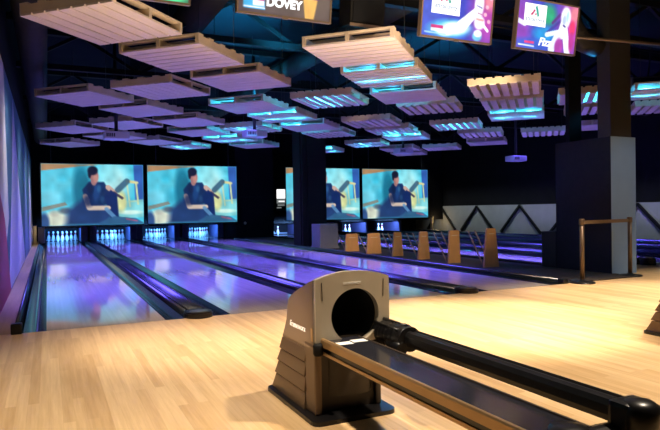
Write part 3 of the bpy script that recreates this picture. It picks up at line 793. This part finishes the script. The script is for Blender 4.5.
# ------------------------------------------------------------------ ball returns
def make_return(x, y, label):
    t = thing('ball_return', label, 'ball return', (x, y, 0), 0, 'ball returns on the approach')
    HW = .21
    # base plate
    out = []
    for cx, cy_, a0 in ((.175, .58, 0), (-.215, .58, 90), (-.215, -.045, 180), (.165, -.045, 270)):
        for k_ in range(5):
            a = math.radians(a0 + k_ * 22.5); out.append((cx + .045 * math.cos(a), cy_ + .045 * math.sin(a)))
    MB().prism_z(out, 0, .022).build('base_plate', M['rubber'], t)
    # upper shell: shoulder heights along the depth, arched across
    prof = [(.012, .705), (.07, .692), (.184, .650), (.26, .622), (.315, .598), (.348, .580), (.370, .555), (.385, .515), (.397, .453), (.43, .395), (.464, .345)]
    n = 12; vs = []; fs = []
    for i, (yy, zs) in enumerate(prof):
        crown = .036 * max(.25, 1 - yy / .6)
        vs.append((-HW, yy, .34)); 
        for k_ in range(n + 1):
            xx = -HW + 2 * HW * k_ / n
            e_ = abs(xx) / HW
            vs.append((xx, yy, zs + crown * (1 - e_ ** 2.2) - (.004 if e_ > .99 else 0)))
        vs.append((HW, yy, .34))
    m_ = n + 3
    for i in range(len(prof) - 1):
        for k_ in range(m_ - 1): fs.append((i * m_ + k_, i * m_ + k_ + 1, (i + 1) * m_ + k_ + 1, (i + 1) * m_ + k_))
    sh = MB(); sh.add(vs, fs, 0, False)
    sh.build('hood_shell', M['bronze'], t)
    # champagne front panel with the round mouth
    fp = MB(); N = 64; CX, CZ, R_ = .012, .512, .138
    def rim(a):
        dx, dz = math.cos(a), math.sin(a)
        lo, hi = R_, 1.0
        for _ in range(40):
            m2 = (lo + hi) / 2; X_, Z_ = CX + dx * m2, CZ + dz * m2
            e_ = min(1, abs(X_) / HW)
            ins = abs(X_) <= HW + .003 and Z_ <= .705 + .036 * (1 - e_ ** 2.2) and Z_ >= .375
            lo, hi = (m2, hi) if ins else (lo, m2)
        return CX + dx * lo, CZ + dz * lo
    ang = sorted([2 * PI * k_ / N for k_ in range(N)] + [math.atan2(z_ - CZ, x_ - CX) % (2 * PI) for x_, z_ in ((-HW, .705), (HW, .705), (-HW, .375), (HW, .375))])
    inn = [(CX + R_ * math.cos(a), CZ + R_ * math.sin(a)) for a in ang]; outp = [rim(a) for a in ang]; K = len(ang)
    vs = [(x_, y_, z_) for y_, ring in ((-.012, inn), (-.012, outp), (.014, outp), (.03, inn)) for x_, z_ in ring]
    fs = []
    for r0, r1 in ((0, 1), (1, 2), (3, 0)):
        for k_ in range(K): fs.append((r0 * K + k_, r0 * K + (k_ + 1) % K, r1 * K + (k_ + 1) % K, r1 * K + k_))
    fp.add(vs, fs)
    fo = fp.build('front_panel', M['champagne'], t)
    gv = MB()
    for sx in (-1, 1): gv.bar((sx * .175, -.013, .60), (sx * .178, -.013, .69), .004, .003)
    gv.build('panel_groove', M['shelldark'], fo)
    lettering('lettering', 'BRUNSWICK', .018, M['textwhite'], fo, Matrix.Translation((-.005, -.0135, .678)) @ Matrix.Rotation(PI / 2, 4, 'X'))
    # dark mouth tunnel
    tn = MB(); vs = []
    for y_ in (.02, .33):
        for k_ in range(40): vs.append((CX + (R_ + .002) * math.cos(2 * PI * k_ / 40), y_, CZ + (R_ + .002) * math.sin(2 * PI * k_ / 40)))
    tn.add(vs, [(k_, (k_ + 1) % 40, 40 + (k_ + 1) % 40, 40 + k_) for k_ in range(40)] + [tuple(range(40, 80))], 0, True)
    tn.build('mouth', M['hole'], t, fix=False)
    # lower skirt of louvred tiers
    zs = [.02, .115, .195, .27, .345]; bk = [.605, .56, .525, .49, .466]
    for i in range(4):
        z0, z1 = zs[i], zs[i + 1]; o_ = .012 - i * .002
        a, c = HW + o_ + .003, HW + o_ - .005
        b2 = .19 - .004 * i
        v8 = [(-a, .125, z0), (b2, .125, z0), (b2, bk[i] + .007, z0), (-a, bk[i] + .007, z0), (-c, .125, z1 - .008), (b2 - .003, .125, z1 - .008), (b2 - .003, bk[i + 1], z1 - .008), (-c, bk[i + 1], z1 - .008)]
        MB().add(v8, [(0, 1, 5, 4), (1, 2, 6, 5), (2, 3, 7, 6), (3, 0, 4, 7), (4, 5, 6, 7), (3, 2, 1, 0)]).build('skirt_tier', M['bronze'], t)
    # smooth front posts either side, dark lower front with curved access panel
    MB().box(-HW * 1.02, -HW + .035, .0, .14, .02, .375, c=.012).build('front_post', M['bronze'], t)
    MB().box(.145, .178, .02, .14, .02, .375, c=.012).build('front_post', M['shelldark'], t)
    MB().box(-HW + .012, .172, .13, .46, .02, .335).build('inner_core', M['shelldark'], t)
    MB().box(-HW + .03, .15, .045, .12, .02, .40).build('lower_front', M['shelldark'], t)
    MB().box(-HW - .003, -HW + .012, -.004, .022, .375, .70).build('edge_seam', M['rubber'], t)
    cp = MB(); pr = [(-.12 + .25 * i / 12, .045 - .045 * math.sin(PI * i / 12) ** .6) for i in range(13)]
    cp.add([(x_, y_, z_) for z_ in (.10, .34) for x_, y_ in pr], [(i, i + 1, 14 + i, 13 + i) for i in range(12)], 0, True); cp.build('access_panel', M['shelldark'], t)
    # side badge
    MB().box(-HW - .002, -HW + .002, .03, .055, .39, .455, c=.0008).build('badge_plate', M['gold'], t)
    bd = lettering('lettering', 'Frameworx', .046, M['textwhite'], t, Matrix.Translation((-HW - .0015, .235, .437)) @ Matrix.Rotation(-PI / 2, 4, 'Z') @ Matrix.Rotation(PI / 2, 4, 'X'), shear=.25)
    # rack: left gold rail, tray, right black bumper rail
    E_ = -1.46
    rl = MB(); rl.extrude([(-.185, .372), (-.162, .372), (-.162, .408), (-.168, .412), (-.180, .412), (-.185, .405)], E_, .0)
    rl.extrude([(-.178, .330), (-.168, .330), (-.168, .345), (-.178, .345)], E_, .0); rl.build('left_rail', M['gold'], t)
    MB().extrude([(-.172, .340), (-.160, .340), (-.160, .375), (-.172, .375)], E_, .0).build('rail_groove', M['rubber'], t)
    MB().box(-.162, .030, E_, .02, .378, .398, c=.003).build('ball_tray', M['traytop'], t)
    MB().box(.030, .040, E_, .0, .36, .402).build('tray_edge', M['shelldark'], t)
    rr = MB(); rr.extrude([(.108, .400), (.128, .392), (.165, .392), (.186, .402), (.192, .425), (.190, .452), (.180, .466), (.166, .470), (.158, .463), (.140, .463), (.132, .470), (.116, .464), (.104, .448), (.102, .420)], E_ - .07, -.27); ro = rr.build('right_rail', M['rubber'], t); ro.location.x = .017
    bt = MB(); pts = []; rs = []
    for k_ in range(25):
        f_ = k_ / 24; pts.append((.185 - .035 * f_, .05 - .36 * f_, f_ * .024 + .405)); rs.append((.062 + .004 * f_) * (1 + .07 * math.sin(k_ * 2.4)) if k_ < 21 else .060)
    bt.tube(pts, rs, 18)
    for sx in (-.06, 0, .055): bt.tube([(.185 + sx * .7, .02, .478 - abs(sx) * .3), (.155 + sx * .7, -.27, .484 - abs(sx) * .3)], .010, 8)
    bt.tube([(.19, .0, .40), (.13, -.20, .385), (.105, -.31, .388)], [.035, .04, .028], 12)
    bt.build('rubber_boot', M['rubber'], t)
    ec = MB(); ec.lathe([(.046, 0), (.056, .015), (.058, .06), (.054, .082), (.036, .094), (.012, .098)], 26, 0, Matrix.Translation((.165, E_ - .065, .385)))
    ec.box(.107, .223, E_ - .075, E_ + .005, .388, .474, c=.016)
    ec.box(-.185, .16, E_ - .05, E_ + .03, .325, .400, c=.03); ec.lathe([(.06, 0), (.066, .02), (.066, .06), (.055, .075), (.02, .08)], 20, 0, Matrix.Translation((-.03, E_ + .02, .33)))
    ec.build('end_bumper', M['rubber'], t)
    for xx in (-.09, .13):
        MB().lathe([(.06, 0), (.055, .015), (.028, .03), (.025, .34)], 16, 0, Matrix.Translation((xx, E_ + .12, 0))).build('leg', M['rubber'], t)
    for u0, v0 in ((-.14, -.135), (-.05, -.115)):
        MB().box(u0, u0 + .078, v0, v0 + .055, .3982, .3992).build('sticker', M['paper'], t)
    MB().lathe([(.02, 0), (.026, .01), (.026, .05), (.02, .06)], 14, 0, Matrix.Translation((-.205, -.02, .33))).build('rail_knob', M['steel'], t)
    return t
r1 = make_return(1.411, 2.734, 'bronze ball return with a round black mouth in the foreground')
dup(r1, (4.665, 2.734, 0), 0, 'second ball return, cut by the right edge of the photo')

# ------------------------------------------------------------------ light
def lamp(kind, name, loc, energy, col, size=.1, target=None, angle=60, blend=.6, size_y=None):
    l = bpy.data.lights.new(name, kind); l.energy = energy; l.color = col
    o = bpy.data.objects.new(name, l); COL.objects.link(o); o.location = loc
    if kind == 'AREA':
        l.size = size
        if size_y: l.shape = 'RECTANGLE'; l.size_y = size_y
    else: l.shadow_soft_size = size
    if kind == 'SPOT': l.spot_size = math.radians(angle); l.spot_blend = blend
    if target is not None: o.rotation_euler = (Vector(target) - Vector(loc)).to_track_quat('-Z', 'Y').to_euler()
    return o
WARM = (1, .84, .65)
for x, y, tx, ty, e, an in ((4.5, 3.7, 3.6, 4.45, 3600, 44), (1.9, 4.5, 1.5, 5.2, 1700, 46), (6.6, 4.4, 6.2, 4.7, 2050, 52), (3.2, 1.7, 2.6, 2.2, 1300, 66), (9.0, 4.0, 8.6, 4.4, 1300, 60), (.2, 2.4, .3, 3.2, 900, 64), (6.2, 2.2, 5.6, 2.6, 1250, 60)):
    lamp('SPOT', 'approach_downlight', (x, y, 4.3), e, WARM, .12, (tx, ty, 0), an, .9)
for x, y, e in ((1.2, 7.0, 420), (3.6, 7.2, 420), (5.6, 7.0, 420)):
    lamp('SPOT', 'foul_line_fill', (x, y - 2.6, 4.2), e, (1, .72, .60), .1, (x, y, 0), 56, 1)  # added warm spots that tint the lane fronts, not fixtures of the hall
for y, e in ((10.0, 750), (13.5, 1000)):
    lamp('SPOT', 'panel_fill', (5.6, y - 4.5, 4.2), e, (1, .80, .55), .08, (6.8, y, .3), 34, .8)  # added warm fill to brighten the wooden panels and the plinth
VIO = (.14, .105, 1.0)
def strip(x, y, sx, sy, e, col, zc=2.85, tz=0, spread=60):
    o = lamp('AREA', 'blacklight_and_fill', (x, y, zc), e, col, sx, (x, y + .001, tz), size_y=sy); o.data.spread = math.radians(spread); return o  # names the lane blacklights and the added upward fill alike
for x in LANES:
    for y in (8.8, 12.3, 15.8, 19.3): strip(x, y, .7, 3.0, 72, VIO)
for x in LANES2:
    for y in (10.5, 16.0): strip(x, y, .7, 5.0, 130, VIO, spread=40)
# added upward fill, no fixtures there: warm over the approach, violet over the lanes
strip(3.2, 3.8, 4.5, 2.0, 260, (1, .84, .70), .35, 3, 115)
for y, e in ((9.0, 14), (13.0, 26), (17.0, 38)): strip(2.9, y, 5.0, 2.5, e, (.14, .26, 1), .25, 3, 120)
for y in (11.0, 15.0): strip(9.5, y, 4.5, 2.5, 18, (.16, .26, 1), .35, 3, 110)
for x in LANES: lamp('AREA', 'pin_light', (x, 23.5, .52), 40, (.10, .38, 1), .9, (x, 24.4, .1), size_y=.06)
for x in (8.9, 12.03, 13.72): lamp('AREA', 'pin_light', (x, 23.05, .46), 34, (.2, .45, 1), .9, (x, 23.9, .1), size_y=.06)
CYA = (.02, .44, 1)
for x, y, c, rz in CY:
    for k_ in ((-.27, .27) if c == 1 else (.30,)):
        lamp('POINT', 'pallet_strip_light', (x + k_ * math.cos(rz), y + k_ * math.sin(rz), PZ + .062), 36, CYA, .015)
for x, y, e in ((3.1, 10.4, 700), (3.6, 9.0, 650), (4.2, 12.5, 450), (7.5, 10.5, 450), (9, 14, 250)):
    lamp('SPOT', 'ceiling_wash', (x, y, 3.25), e, (.02, .5, 1), .15, (x, y + .3, CEIL), 84, .5)
o = lamp('AREA', 'wall_fill', (15.6, 15, 3.3), 48, (.85, .97, 1), 18, (WALL_R, 15.001, .55), size_y=.2); o.data.spread = math.radians(38)  # added neutral fill to brighten the concrete, no real wall washer
o.rotation_euler = Matrix(((0, -.904, -.427), (1, 0, 0), (0, -.427, .904))).to_euler()
for y in (8.6, 12.8, 16.6, 20.5):
    lamp('SPOT', 'mural_fill', (.75, y, 2.8), 130, (.92, .90, .95), .1, (WALL_L, y + .8, 1.2), 105, .9)  # added row of fill spots to brighten the painted left wall
lamp('SPOT', 'stub_wall_fill', (8.6, 3.2, 3.6), 110, (.45, .66, 1), .1, (8.0, 6.4, 1.1), 30, .7)  # added cool fill to turn the stub wall's end face bluer
lamp('POINT', 'corner_glow', (16.3, 23.0, .5), 8, (1, .75, .4), .1)
lamp('POINT', 'post_fill', (-.3, 22.9, .45), 1.5, (1, .8, .5), .03)  # small added lamp brightening the cream post, which does not glow
W = bpy.data.worlds.new('world'); sc.world = W; W.use_nodes = True
W.node_tree.nodes['Background'].inputs[0].default_value = (.3, .3, .5, 1); W.node_tree.nodes['Background'].inputs[1].default_value = .02

vs_ = sc.view_settings
vs_.view_transform = 'Standard'; vs_.look = 'None'; vs_.exposure = 0; vs_.gamma = 1; vs_.use_curve_mapping = False
